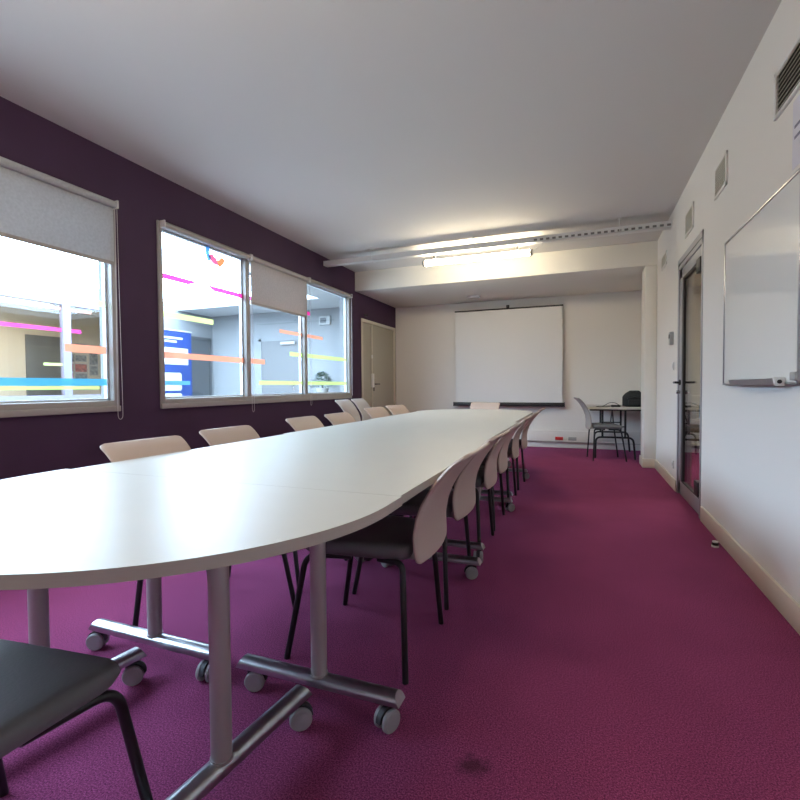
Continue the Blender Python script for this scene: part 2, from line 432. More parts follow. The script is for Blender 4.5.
# round emblem film at the top of the first pane
def ring_arc(cy, cz, r0, r1, a0, a1, film, n=14):
    p = []
    for k in range(n + 1):
        a = R(a0 + (a1 - a0) * k / n); p.append((-3.2965, cy + r1 * math.cos(a), cz + r1 * math.sin(a)))
    for k in range(n, -1, -1):
        a = R(a0 + (a1 - a0) * k / n); p.append((-3.2965, cy + r0 * math.cos(a), cz + r0 * math.sin(a)))
    MB().extr(p, (.001, 0, 0)).build('emblem_film', F[film], w2, smooth=0)
ring_arc(3.65, 2.315, .085, .135, 150, 225, 'sky')
ring_arc(3.65, 2.315, .035, .105, 195, 285, 'pink')
ring_arc(3.65, 2.315, .060, .125, 285, 350, 'emblem_orange')
MB().extr([(-3.2965, 3.478, 2.30), (-3.2965, 3.49, 2.30), (-3.2965, 3.535, 2.21), (-3.2965, 3.52, 2.21)], (.001, 0, 0)).build('emblem_film', F['grey'], w2, smooth=0)
for q in ((3.90, 3.914, 2.155, 2.22), (3.90, 3.965, 2.207, 2.22), (3.90, 3.965, 2.155, 2.168)):
    stripe(w2, *q, 'grey', name='emblem_film')
MB().extr([(-3.2965, 3.66, 2.17), (-3.2965, 3.667, 2.17), (-3.2965, 3.68, 2.145), (-3.2965, 3.667, 2.12), (-3.2965, 3.66, 2.12), (-3.2965, 3.673, 2.145)], (.001, 0, 0)).build('emblem_film', F['grey'], w2, smooth=0)

# roller blinds
def blind(y0, y1, ztop, zbot, fab, label, loop_y, loop_z, loop_w=.03, rolled=False):
    r = empty('roller_blind', (XL + .03, (y0 + y1) / 2, ztop), label, 'blind', 'roller blinds on the interior windows')
    yc = (y0 + y1) / 2; L = (y1 - y0) / 2
    MB().cyl((0.008, -L + .012, .0), (0.008, L - .012, .0), .026, 20).build('roller_tube', M['win_frame'] if rolled else fab, r)
    for s_ in (-1, 1):
        MB().box(-.018, .036, s_ * (L - .007) - .006, s_ * (L - .007) + .006, -.028, .032, bev=.004).build('end_bracket', M['white_plastic'], r)
    z0 = zbot - ztop
    if not rolled:
        MB().box(-.006, -.0045, -L + .018, L - .018, z0, 0).build('fabric', fab, r, smooth=0)
        MB().box(-.010, 0, -L + .018, L - .018, z0 - .022, z0 + .004, bev=.003).build('bottom_bar', M['win_frame'], r)
    # beaded chain loop
    zc = loop_z - ztop; ly = loop_y - yc; pts = []
    pts.append((.014, ly - .008, -.01)); pts.append((.014, ly - .010, -.4 if zc < -.8 else zc * .5)); pts.append((.012, ly - loop_w / 2, zc + .12))
    for k in range(9):
        a = PI + PI * k / 8; pts.append((.012, ly + loop_w / 2 * math.cos(a), zc + .035 + .035 * math.sin(a)))
    pts.append((.012, ly + loop_w / 2, zc + .12)); pts.append((.014, ly + .010, -.4 if zc < -.8 else zc * .5)); pts.append((.014, ly + .008, -.01))
    MB().tube(pts, .002, 6).build('bead_chain', M['chain'], r)
    return r
blind(1.42, 2.558, 2.385, 1.965, M['blind'], 'grey roller blind pulled a quarter down over the nearer window', 2.548, .800, .04)
blind(2.965, 4.065, 2.380, 2.30, M['blind'], 'rolled up blind above the first pane of the farther window', 4.08, .775, .035, True)
blind(4.072, 5.190, 2.380, 1.925, M['blind_c'], 'pinkish grey blind lowered over the middle pane of the farther window', 5.215, .800, .035)
blind(5.200, 6.365, 2.380, 2.30, M['blind'], 'rolled up blind above the last pane, beside the khaki door', 6.365, .90, .02, True)

# ------------------------------------------------------------------ left double door
def left_door():
    y0, y1, z0, z1 = DL; mb = MB()
    fr = .045; xa, xb = XL - .08, XL + .012
    mb.box(xa, xb, y0 - .01, y0 + fr, 0, z1 + .01, bev=.003); mb.box(xa, xb, y1 - fr, y1 + .01, 0, z1 + .01, bev=.003)
    mb.box(xa, xb - .001, y0, y1, z1 - fr, z1 + .01, bev=.003)
    root = mb.build('door_1', M['olive_frame']); tag(root, 'khaki double door in the aubergine wall beside the end wall', 'door', kind='structure')
    ym = 7.205
    MB().box(XL - .05, XL - .012, y0 + fr, ym - .002, .006, z1 - fr, bev=.003).build('door_leaf', M['olive_door'], root)
    l2 = MB().box(XL - .05, XL - .012, ym + .002, y1 - fr, .006, z1 - fr, bev=.003).build('door_leaf', M['olive_door'], root)
    MB().box(XL - .016, XL + .004, ym - .012, ym + .012, .01, z1 - fr, bev=.004).build('cover_strip', M['olive_frame'], root)
    h = MB().box(XL - .012, XL - .002, ym + .05, ym + .085, .96, 1.16, bev=.004)
    h.tube(fillet([(XL - .004, ym + .067, 1.075), (XL + .045, ym + .067, 1.075), (XL + .045, ym + .19, 1.075)], .015), .009, 10)
    h.build('lever_handle', M['black_plastic'], l2)
    MB().box(XL - .012, XL + .026, ym - .045, ym + .022, 1.02, 1.25, bev=.008).build('lock_box', M['white_plastic'], root)
    MB().box(XL - .012, XL + .012, ym - .028, ym + .0, 1.50, 1.56, bev=.006).build('latch', M['white_plastic'], root)
    return root
left_door()
hk = empty('wall_hook', (XL, 6.93, 2.175), 'small dark hook on the aubergine wall above the khaki door', 'hook')
MB().box(0, .012, -.045, .045, -.018, .018, bev=.004).build('plate', M['caster_dark'], hk)
MB().tube(fillet([(.01, .0, .0), (.04, 0, -.005), (.04, 0, .03)], .012), .006, 8).build('peg', M['caster_dark'], hk)

# ------------------------------------------------------------------ right glass door
def right_door():
    y0, y1, z0, z1 = DR; mb = MB(); fr = .055
    xa, xb = XR - .007, XR + .10
    mb.box(xa, xb, y0 - .0, y0 + fr * .55, 0, z1, bev=.003); mb.box(xa, xb, y1 - fr, y1, 0, z1, bev=.003)
    mb.box(xa, xb, y0, y1, z1 - .10, z1, bev=.003)
    root = mb.build('door_2', M['door_alu']); tag(root, 'glass door in a grey aluminium frame in the white wall', 'door', kind='structure')
    MB().box(xa - .001, xa + .004, y0 + .02, y1 - .02, z1 - .062, z1 - .050).build('head_groove', M['black_plastic'], root)
    ya, yb, za, zb = y0 + .035, y1 - fr - .006, .012, z1 - .068
    xl0, xl1 = XR + .002, XR + .045
    lf = MB()
    lf.box(xl0, xl1, yb - .10, yb, za, zb, bev=.003); lf.box(xl0, xl1, ya, yb, zb - .125, zb, bev=.003)
    lf.box(xl0, xl1, ya, yb, za, za + .12, bev=.003); lf.box(xl0, xl1, ya, ya + .035, za, zb, bev=.003)
    leaf = lf.build('door_leaf', M['door_alu'], root)
    gk = MB()
    gk.box(xl0 + .004, xl1 - .004, yb - .16, yb - .099, za + .119, zb - .124); gk.box(xl0 + .004, xl1 - .004, ya + .034, yb - .16, zb - .15, zb - .124)
    gk.box(xl0 + .004, xl1 - .004, ya + .034, ya + .046, za + .119, zb - .124); gk.box(xl0 + .004, xl1 - .004, ya + .034, yb - .16, za + .119, za + .130)
    gk.build('gasket', M['black_plastic'], root)
    MB().box(XR + .016, XR + .026, ya + .034, yb - .10, za + .119, zb - .124).build('pane', M['door_glass'], root, smooth=0)
    for z in (.215, 1.955):
        MB().box(XR - .016, XR + .03, ya + .0, ya + .13, z - .055, z + .055, bev=.004).build('hinge', M['black_plastic'], root)
    hz = 1.05; hy = yb - .05
    for sgn, x0 in ((-1, xl0), (1, xl1)):
        hb = MB().cyl((x0, hy, hz), (x0 + sgn * .012, hy, hz), .026, 20)
        hb.tube(fillet([(x0, hy, hz), (x0 + sgn * .055, hy, hz), (x0 + sgn * .055, hy - .125, hz)], .02), .0105, 10)
        hd = hb.build('lever_handle', M['black_plastic'], root)
        MB().cyl((x0, hy, hz - .09), (x0 + sgn * .032, hy, hz - .09), .017, 18, bev=.003).build('lock_cylinder', M['chrome'], root)
    return root
right_door()
ds = empty('door_stop', (.786, 3.49, 0), 'small black and white door stop on the carpet by the skirting', 'door stop')
MB().cyl((0, 0, 0), (0, 0, .012), .021, 20, bev=.002).build('base', M['white_plastic'], ds)
MB().cyl((0, 0, .012), (0, 0, .030), .019, 20, bev=.002).build('rubber_ring', M['black_plastic'], ds)
MB().cyl((0, 0, .030), (0, 0, .038), .017, 20, bev=.002).build('cap', M['white_plastic'], ds)

# ------------------------------------------------------------------ on the right wall
def vent(y0, y1, z0, z1, label):
    r = empty('air_vent', (XR, (y0 + y1) / 2, (z0 + z1) / 2), label, 'vent', 'small cream vents high on the white wall')
    a, b = (y1 - y0) / 2, (z1 - z0) / 2; f = .02
    mb = MB(); mb.box(-.010, 0, -a, -a + f, -b, b, bev=.002).box(-.010, 0, a - f, a, -b, b, bev=.002).box(-.010, 0, -a, a, b - f, b, bev=.002).box(-.010, 0, -a, a, -b, -b + f, bev=.002)
    mb.build('frame', M['white_wall'], r)
    MB().box(-.002, 0, -a + f, a - f, -b + f, b - f).build('filter_mesh', M['vent'], r)
    s_ = MB(); n = 9
    for k in range(n):
        z = -b + f + (k + .5) * (2 * b - 2 * f) / n
        s_.box(-.008, -.002, -a + f, a - f, z - .004, z + .004)
    s_.build('louvre', M['vent'], r)
    return r
vent(3.56, 3.85, 2.29, 2.50, 'cream square vent on the white wall above the whiteboard corner')
vent(4.53, 4.86, 2.32, 2.53, 'cream square vent right above the glass door')
vent(5.87, 6.21, 2.34, 2.49, 'small cream vent nearest the beam, beyond the glass door')
gr = empty('louvre_grille', (XR, 2.50, 2.375), 'large dark louvred grille in a white frame, high at the right edge', 'vent')
a, b = .255, .105
mb = MB(); mb.box(-.014, 0, -a, -a + .025, -b, b, bev=.003).box(-.014, 0, a - .025, a, -b, b, bev=.003).box(-.014, 0, -a, a, b - .02, b, bev=.003).box(-.014, 0, -a, a, -b - .004, -b + .012, bev=.003)
mb.build('frame', M['white_plastic'], gr)
MB().box(-.002, 0, -a + .02, a - .02, -b + .01, b - .01).build('recess', M['vent_dark'], gr)
for k in range(8):
    z = -b + .026 + k * .0225
    MB().extr([(-.012, -a + .02, z - .006), (-.003, -a + .02, z + .004), (-.003, -a + .02, z + .007), (-.012, -a + .02, z - .003)], (0, 2 * a - .04, 0)).build('slat', M['vent_slat'], gr)

wb = empty('whiteboard', (XR, 2.965, 1.025), 'glossy white enamel whiteboard with an aluminium frame and pen tray', 'whiteboard')
L = .56; hh = .888
MB().box(-.018, -.002, -L + .01, L - .01, .01, hh - .01).build('panel', M['board'], wb)
for nm, q in (('frame_edge', (-L, L, hh - .014, hh)), ('frame_edge', (-L, L, 0, .014)), ('frame_edge', (-L, -L + .013, .0, hh)), ('frame_edge', (L - .013, L, .0, hh))):
    MB().box(-.024, 0, *q, bev=.003).build(nm, M['alu'], wb)
tr = MB(); y0, y1 = -.41, .28
tr.extr([(-.024, y0, .0), (-.052, y0, .0), (-.060, y0, .030), (-.056, y0, .031), (-.048, y0, .008), (-.024, y0, .008)], (0, y1 - y0, 0))
tray = tr.build('pen_tray', M['alu'], wb)
MB().extr([(-.022, y0 - .018, -.004), (-.056, y0 - .018, -.004), (-.064, y0 - .018, .034), (-.022, y0 - .018, .034)], (0, .018, 0)).build('end_cap', M['white_plastic'], tray)
MB().cyl((-.042, y0 - .021, .015), (-.042, y0 - .017, .015), .009, 14).build('end_hole', M['black_plastic'], tray)
for (yy, zz) in ((-L + .03, .06),):
    MB().box(-.032, -.018, yy - .03, yy + .03, .02, .055, bev=.004).build('corner_clip', M['grey_plastic'], wb)
pp = empty('paper_notice', (XR, 2.36, 1.955), 'lilac white paper notice above the whiteboard at the right edge', 'notice')
MB().box(-.0015, 0, -.20, .20, 0, .29).build('sheet', M['paper'], pp)
mb = MB()
for k, (ya, yb, z) in enumerate(((.02, .18, .168), (.02, .18, .122), (-.16, .0, .168), (-.16, -.02, .122), (-.16, .12, .08), (-.16, .10, .05))):
    mb.box(-.0022, -.0014, ya, yb, z, z + .013)
mb.build('printed_lines', M['ink'], pp)
th = empty('wall_thermostat', (XR, 5.45, 1.495), 'pale grey thermostat box on the white wall past the glass door', 'thermostat')
MB().box(-.035, 0, -.04, .04, -.065, .065, bev=.006).build('housing', M['grey_plastic'], th)
MB().box(-.037, -.034, -.025, .03, .0, .04, bev=.001).build('display', M['vent_dark'], th)
sw = empty('light_switch', (XR, 5.40, 1.215), 'white light switch under the thermostat by the door frame', 'switch')
MB().box(-.012, 0, -.04, .04, -.04, .04, bev=.004).build('plate', M['white_plastic'], sw)
MB().box(-.017, -.011, -.022, .022, -.024, .024, bev=.003).build('rocker', M['white_plastic'], sw)
so = empty('wall_socket', (XR, 5.36, .24), 'white socket low on the white wall beside the door frame', 'socket')
MB().box(-.012, 0, -.04, .04, -.04, .04, bev=.004).build('plate', M['white_plastic'], so)
MB().cyl((-.0125, 0, 0), (-.0115, 0, 0), .02, 18).build('outlet', M['grey_plastic'], so)

# ------------------------------------------------------------------ back wall
sc = empty('projection_screen', (-1.2, YK - .12, .71), 'white projection screen with black top and bottom bars on the end wall', 'projection screen')
w = .89; h = 1.62
MB().box(-w, w, -.002, .002, .03, h - .005).build('fabric', M['screen'], sc, smooth=0)
MB().cyl((-w - .01, 0, h), (w + .01, 0, h), .013, 14).build('top_bar', M['black_plastic'], sc)
MB().box(-w - .03, w + .03, -.03, .03, -.025, .04, bev=.012, seg=3).build('bottom_case', M['black_plastic'], sc)
for s_ in (-1, 1): MB().box(s_ * (w + .032) - .006, s_ * (w + .032) + .006, -.034, .034, -.03, .044, bev=.004).build('end_cap', M['black_plastic'], sc)
hb = MB(); hb.tube(fillet([(0, 0, h + .005), (0, 0, h + .05), (0, .05, h + .05), (0, .12, h + .05)], .015), .009, 10)
hb.box(-.025, .025, .108, .12, h + .02, h + .08, bev=.003); hb.build('hanging_hook', M['black_plastic'], sc)
MB().box(-.06, .06, .03, .12, -.02, .03, bev=.004).build('wall_spacer', M['black_plastic'], sc)

tk = empty('cable_trunking', (0, YK, 0), 'white cable trunking box along the foot of the end wall', 'trunking')
MB().box(XL + .02, XR - .005, -.062, 0, .100, .285, bev=.006).build('trunk_body', M['white_wall'], tk)
MB().box(XL + .02, XR - .005, -.066, -.05, .100, .108).build('lid_edge', M['grey_plastic'], tk)
for x, m_, nm in ((-.36, 'red_socket', 'red_socket_plate'), (-.155, 'grey_plastic', 'socket_plate')):
    q = MB().box(x - .062, x + .062, -.070, -.06, .130, .185, bev=.003).build(nm, M[m_], tk)
    for d in (-.03, .03):
        MB().cyl((x + d, -.0715, .157), (x + d, -.0695, .157), .018, 14).build('outlet', M['grey_plastic'] if m_ != 'red_socket' else M['red_socket'], q)
dt = empty('ceiling_sensor', (-1.66, 7.65, ZB), 'small white detector box under the beam soffit above the screen', 'sensor')
MB().box(-.10, .10, -.035, .035, -.035, 0, bev=.006).build('housing', M['white_plastic'], dt)
MB().box(-.09, .09, -.03, .03, -.042, -.034, bev=.003).build('lens', M['grey_plastic'], dt)

# ------------------------------------------------------------------ cable tray and fluorescent lamp
TY0, TY1, TZ0, TZ1 = 5.56, 5.66, 2.645, 2.705
ct = empty('cable_tray', (0, (TY0 + TY1) / 2, TZ0), 'long white perforated cable tray hung across the room under the ceiling', 'cable tray')
d = (TY1 - TY0) / 2; hz = TZ1 - TZ0; xa, xb = -3.22, XR
MB().box(xa, xb, -d, d, 0, .003).build('tray_base', M['tray'], ct, smooth=0)
MB().box(xa, xb, d - .003, d, 0, hz).build('rear_side', M['tray'], ct, smooth=0)
fs = MB(); fs.box(xa, -.55, -d, -d + .003, 0, hz)
fs.box(-.55, xb, -d, -d + .003, hz * .56, hz); fs.box(-.55, xb, -d, -d + .003, 0, hz * .16)
x = -.55
while x < xb:
    fs.box(x, min(xb, x + .030), -d, -d + .003, hz * .15, hz * .57); x += .066
fs.build('front_side', M['tray'], ct, smooth=0)
MB().box(xa - .004, xa, -d, d, 0, hz).build('end_cap', M['tray'], ct, smooth=0)
for x in (-2.52, -1.21, .36):
    hg = MB(); zt = HC - TZ0
    hg.tube([(x, -d - .012, .01), (x, -d - .012, zt)], .005, 8); hg.box(x - .02, x + .02, -d - .04, -d + .02, zt - .006, zt)
    hg.box(x - .012, x + .012, -d - .018, d, -.006, 0); hg.build('hanger', M['tray'], ct)
bd = MB()
for k in range(3): bd.tube([(-.60, -d + .014 + .001 * k, .012 + .012 * k), (xb - .01, -d + .014 + .001 * k, .012 + .012 * k)], .0075, 8)
bd.build('slot_shade_rods', M['slot_shade'], ct)  # added rods that darken the slots, in place of shade inside the tray
cb = MB(); cb.tube([(-.42, -.0, .02), (-.44, .03, -.02), (-.50, .06, -.045), (-.54, .07, -.06)], .005, 8); cb.build('cable', M['white_plastic'], ct)
lm = empty('fluorescent_lamp', (-1.212, 5.70, 2.570), 'lit fluorescent tube lamp hung below the cable tray', 'lamp')
MB().cyl((-.635, 0, 0), (.635, 0, 0), .034, 24).build('diffuser_tube', M['tube_on'], lm)
for s_ in (-1, 1):
    MB().cyl((s_ * .635, 0, 0), (s_ * .668, 0, 0), .036, 24, bev=.004).build('end_cap', M['lamp_end'], lm)
    q = MB(); q.box(s_ * .50 - .012, s_ * .50 + .012, -.05, -.038, .03, .078); q.box(s_ * .50 - .012, s_ * .50 + .012, -.05, .02, .033, .037)
    q.build('clip', M['lamp_end'], lm)

# ------------------------------------------------------------------ conference tables
ZT = .72; TH = .026
def caster(parent, x, y, ang):
    """twin wheel furniture caster under a foot bar; returns the part with two wheels as sub-parts"""
    c, s_ = math.cos(ang), math.sin(ang)
    def P(u, v, z): return (x + u * c - v * s_, y + u * s_ + v * c, z)
    hb = MB()
    hb.cyl((x, y, .055), (x, y, .082), .011, 14)
    prof = [(-.012 + .036 * math.cos(R(a)), .034 + .038 * math.sin(R(a))) for a in range(0, 181, 15)]
    hb.extr([P(u - .008, -.009, z) for u, z in prof], Vector(P(0, .018, 0)) - Vector(P(0, 0, 0)))
    body = hb.build('caster', M['caster_dark'], parent)
    for sg in (-1, 1):
        w_ = MB().cyl(P(-.018, sg * .010, .034), P(-.018, sg * .026, .034), .034, 24, bev=.004)
        w_.cyl(P(-.018, sg * .0255, .034), P(-.018, sg * .0275, .034), .025, 22)
        w_.build('wheel', M['caster_grey'], body)
    return body
def foot_bar(parent, p0, p1, wid=.058, z0=.080, z1=.112):
    """half round aluminium foot with slanted ends"""
    p0, p1 = Vector(p0), Vector(p1); d = (p1 - p0).normalized(); n = Vector((-d.y, d.x, 0))
    prof = [(-wid / 2, z0), (-wid / 2, z0 + .010)] + [(-wid / 2 * math.cos(R(a)), z0 + .010 + (z1 - z0 - .010) * math.sin(R(a))) for a in range(20, 161, 20)] + [(wid / 2, z0 + .010), (wid / 2, z0)]
    rings = []
    for p, k in ((p0, 1), (p1, -1)):
        rings.append([tuple(p + n * u + d * k * (z - z0) * .55 + Vector((0, 0, z))) for u, z in prof])
    mb = MB().loft(rings); return mb.build('foot_bar', M['alu'], parent)
def column(parent, x, y):
    mb = MB().cyl((x, y, .104), (x, y, ZT - TH - .004), .0255, 28); mb.cyl((x, y, .106), (x, y, .114), .028, 28)
    mb.box(x - .06, x + .06, y - .04, y + .04, ZT - TH - .008, ZT - TH + .0005)
    return mb.build('column', M['grey_steel'], parent)

def rect_table(name, x0, x1, y0, y1, yn, yf, label, group, xs):
    t = empty(name, (0, 0, 0), label, 'table', group)
    MB().prism([(x0, y0), (x1, y0), (x1, y1), (x0, y1)], ZT - TH, ZT, 0, 1).build('tabletop', [M['laminate'], M['edge_band']], t)
    xc = (x0 + x1) / 2
    for y, ang in ((yn, .4), (yf, 2.6)):
        foot_bar(t, (xs[0], y, 0), (xs[1], y, 0))
        column(t, (xs[0] + xs[1]) / 2 + .012, y)
        for x, da in ((xs[0] + .04, .0), (xs[1] - .035, 1.3)): caster(t, x, y, CAST.pop(0) if CAST else ang + da)
    MB().box(xc - .03, xc + .03, yn - .05, yf + .05, ZT - TH - .045, ZT - TH - .0005, bev=.003).build('under_beam', M['grey_steel'], t)
    return t
GT = 'tables joined into one long oval conference table'
LEN = 1.43; YS = 1.243
CAST = [R(200), R(65), R(150), R(20)]
rows = [(0.0, 'nearest'), (-.03, 'middle'), (-.06, 'farthest')]
names = ['first', 'second', 'third']
for i, (dx, nm) in enumerate(rows):
    a = YS + i * LEN + .0002; b = YS + (i + 1) * LEN - .0002
    xc = -1.163 + dx
    rect_table('conference_table', xc + .0002, xc + .682, a, b, YS + i * LEN + .06, YS + i * LEN + 1.245,
               ['right-hand rectangular ivory table joined to the near half-round table', 'right-hand rectangular ivory table in the middle of the row', 'right-hand rectangular ivory table next to the far half-round end'][i], GT, (xc + .065, xc + .66))
    rect_table('conference_table', xc - .682, xc - .0002, a, b, YS + i * LEN + .06, YS + i * LEN + 1.245,
               ['left-hand rectangular ivory table joined to the near half-round table', 'left-hand rectangular ivory table in the middle of the row, window side', 'left-hand rectangular ivory table next to the far half-round end'][i], GT, (xc - .655, xc - .035))
def half_round(yseam, sgn, xc, r, ext, label, bars):
    t = empty('half_round_table', (0, 0, 0), label, 'table', GT)
    yc = yseam - sgn * ext
    pts = [(xc - r, yseam)] if ext else []
    n = 72
    for k in range(n + 1):
        a = PI + PI * k / n
        pts.append((xc + r * math.cos(a), yc + sgn * r * math.sin(a)))
    pts.append((xc + r, yseam))
    if sgn < 0: pts = pts[::-1]
    MB().prism(pts, ZT - TH, ZT, 0, 1).build('tabletop', [M['laminate'], M['edge_band']], t)
    for (p0, p1, col) in bars:
        foot_bar(t, (*p0, 0), (*p1, 0)); column(t, *col)
        v = Vector((p1[0] - p0[0], p1[1] - p0[1], 0)).normalized()
        caster(t, p0[0] + v.x * .04, p0[1] + v.y * .04, R(190)); caster(t, p1[0] - v.x * .05, p1[1] - v.y * .05, R(215))
    xm = (bars[0][2][0] + bars[1][2][0]) / 2
    MB().box(bars[1][2][0], bars[0][2][0], bars[0][2][1] - .03, bars[0][2][1] + .03, ZT - TH - .045, ZT - TH - .0005, bev=.003).build('under_beam', M['grey_steel'], t)
    return t
half_round(YS - .0010, 1, -1.175, .70, .105, 'half-round ivory table at the near end of the row, closest to the camera',
           [((-.868, .62), (-.806, 1.245), (-.836, .915)), ((-1.56, .62), (-1.47, 1.225), (-1.518, .915))])
ye = YS + 3 * LEN
half_round(ye + .0002, -1, -1.235, .70, .10, 'half-round ivory table at the far end of the row, before the screen',
           [((-.90, ye + .60), (-.90, ye + .03), (-.90, ye + .32)), ((-1.57, ye + .60), (-1.57, ye + .03), (-1.57, ye + .32))])

# ------------------------------------------------------------------ chairs
CH = .79
def rrect(w0, w1, y0, y1, r0, r1, n=6):
    """rounded trapezoid outline: width w0 at y0 (rear), w1 at y1 (front)"""
    out = []
    for cx, cy, r, a0 in ((w1 / 2 - r1, y1 - r1, r1, 0), (-w1 / 2 + r1, y1 - r1, r1, 90), (-w0 / 2 + r0, y0 + r0, r0, 180), (w0 / 2 - r0, y0 + r0, r0, 270)):
        for k in range(n + 1):
            a = R(a0 + 90 * k / n); out.append((cx + r * math.cos(a), cy + r * math.sin(a)))
    return out
def seat_mb():
    base = rrect(.375, .445, -.215, .225, .05, .065)
    cx, cy = 0, .005; rings = []
    for z, s_ in ((.402, .93), (.408, .965), (.420, .995), (.434, 1.0), (.446, .985), (.4535, .955), (.457, .90), (.4555, .72), (.4535, .45), (.4525, .15)):
        ring = []
        for x, y in base:
            px, py = cx + (x - cx) * s_, cy + (y - cy) * s_
            drop = 0.0
            if z > .43:
                t = max(0, (py - .12) / .105); drop = .022 * t * t
            ring.append((px, py, z - drop))
        rings.append(ring)
    return MB().loft(rings)
def back_mb():
    prof = [(-.228, .392), (-.222, .44), (-.219, .50), (-.229, .56), (-.248, .61), (-.274, .655), (-.302, .695), (-.335, .735), (-.367, .765), (-.396, .785), (-.408, .792)]
    # resample
    P = [Vector((0, y - .025, z)) for y, z in prof]; Ls = [0]
    for a, b in zip(P, P[1:]): Ls.append(Ls[-1] + (b - a).length)
    tot = Ls[-1]; nv = 30; pts = []
    for k in range(nv + 1):
        # denser towards the ends so the corners stay round
        t = k / nv; s_ = tot * (.5 - .5 * math.cos(PI * t)) * .55 + tot * t * .45
        for i in range(len(P) - 1):
            if s_ <= Ls[i + 1] + 1e-9:
                f = (s_ - Ls[i]) / (Ls[i + 1] - Ls[i]); pts.append((s_, P[i].lerp(P[i + 1], f))); break
    rt, rb = .024, .045; nu = 18; t = bmesh.new(); th = .013
    def halfw(s_):
        w0 = .190 + .018 * (s_ / tot)
        if s_ < rb: w0 -= rb - math.sqrt(max(0, rb * rb - (rb - s_) ** 2))
        if tot - s_ < rt: q = tot - s_; w0 -= rt - math.sqrt(max(0, rt * rt - (rt - q) ** 2))
        return w0
    F_, B_, Mi = [], [], []
    for k, (s_, p) in enumerate(pts):
        a = pts[max(0, k - 1)][1]; b = pts[min(nv, k + 1)][1]; tg = (b - a).normalized(); nrm = Vector((0, -tg.z, tg.y))
        if nrm.y > 0: nrm = -nrm                       # points to the rear
        hw = halfw(s_); f_, b_ = [], []
        for j in range(nu + 1):
            u = -1 + 2 * j / nu; u = math.sin(u * PI / 2) * .35 + u * .65
            cup = .012 * (abs(u) ** 2.2) * (1 - .5 * s_ / tot)
            q = Vector((u * hw, p.y + cup, p.z))
            f_.append(t.verts.new(q)); b_.append(t.verts.new(q + nrm * th))
        F_.append(f_); B_.append(b_)
    for k in range(nv):
        for j in range(nu):
            t.faces.new((F_[k][j], F_[k][j + 1], F_[k + 1][j + 1], F_[k + 1][j]))
            t.faces.new((B_[k][j + 1], B_[k][j], B_[k + 1][j], B_[k + 1][j + 1]))
    loop = [(0, j) for j in range(nu + 1)] + [(k, nu) for k in range(1, nv + 1)] + [(nv, j) for j in range(nu - 1, -1, -1)] + [(k, 0) for k in range(nv - 1, 0, -1)]
    cen = Vector((0, -.25, .6)); mids = []
    for k, j in loop:
        m_ = (F_[k][j].co + B_[k][j].co) / 2; d_ = Vector((m_.x, 0, 0))
        if k == 0: d_ += Vector((0, 0, -.2))
        if k == nv: d_ += Vector((0, -.2, .12))
        d_ = d_.normalized() if d_.length else d_
        mids.append(t.verts.new(m_ + d_ * .0045))
    n = len(loop)
    for i in range(n):
        k, j = loop[i]; k2, j2 = loop[(i + 1) % n]
        t.faces.new((F_[k][j], mids[i], mids[(i + 1) % n], F_[k2][j2]))
        t.faces.new((mids[i], B_[k][j], B_[k2][j2], mids[(i + 1) % n]))
    mb = MB(); mb.merge(t); return mb
ME = {}
def make_chair(shell):
    t = empty('meeting_chair', (0, 0, 0), '', 'chair')
    seat_mb().build('seat', M['seat'], t, smooth=50)
    back_mb().build('backrest', shell, t, smooth=60)
    for s_ in (-1, 1):
        fr = fillet([(s_ * .165, .02, .392), (s_ * .206, .190, .392), (s_ * .236, .262, 0)], .05, 7)
        MB().tube(fr, .0115, 12).build('leg', M['black_steel'], t)
        rr = fillet([(s_ * .165, -.09, .396), (s_ * .180, -.190, .396), (s_ * .222, -.214, 0)], .03, 7)
        MB().tube(rr, .0115, 12).build('leg', M['black_steel'], t)
    q = MB(); q.box(-.165, .165, -.055, -.03, .381, .401, bev=.004); q.box(-.165, .165, .05, .075, .381, .401, bev=.004)
    q.build('seat_frame', M['black_steel'], t)
    for s_ in (-1, 1):
        MB().box(s_ * .12 - .022, s_ * .12 + .022, -.252, -.16, .398, .425, bev=.006).build('back_bracket', M['grey_plastic'], t)
    return t
proto = None
def chair(x, y, heading, label, group, shell='shell', zs=1.0, xs=1.0):
    """heading in degrees: direction the sitter faces, 0 = +Y, 90 = -X"""
    global ME
    if shell not in ME:
        c = make_chair(M[shell]); ME[shell] = c
    else: c = copy_tree(ME[shell])
    c.location = (x, y, 0); c.rotation_euler = (0, 0, R(heading)); c.scale = (xs, xs, zs)
    c['label'] = label
    if group: c['group'] = group
    elif 'group' in c: del c['group']
    return c
GR = 'beige chairs along the right side of the table'
GL = 'beige chairs along the window side of the table'
rt = [(-.785, 1.735, 90, 'nearest beige backed chair on the right of the table, its grey seat showing'),
      (-.79, 2.32, 88, 'second beige backed chair on the right of the table'),
      (-.79, 3.03, 90, 'third beige backed chair on the right of the table'),
      (-.80, 3.58, 90, 'fourth beige backed chair on the right of the table'),
      (-.80, 4.30, 90, 'fifth beige backed chair on the right of the table'),
      (-.80, 4.98, 89, 'sixth and farthest beige backed chair on the right of the table')]
for x, y, a, l in rt: chair(x, y, a, l, GR, zs=1.015)
lt = [(-1.50, 1.61, -93, 'nearest beige chair on the window side, below the gap between the windows'),
      (-1.58, 2.26, -92, 'second beige chair on the window side of the table'),
      (-1.68, 3.24, -90, 'third beige chair on the window side of the table'),
      (-1.67, 3.80, -92, 'fourth beige chair on the window side, before the pale wall chairs'),
      (-1.83, 4.93, -97, 'fifth beige chair on the window side, just right of the pale wall chairs'),
      (-1.85, 5.60, -100, 'sixth and farthest beige chair on the window side of the table')]
for x, y, a, l in lt: chair(x, y, a, l, GL)
chair(-1.31, 6.40, 180, 'beige chair at the far head of the table in front of the screen', None)
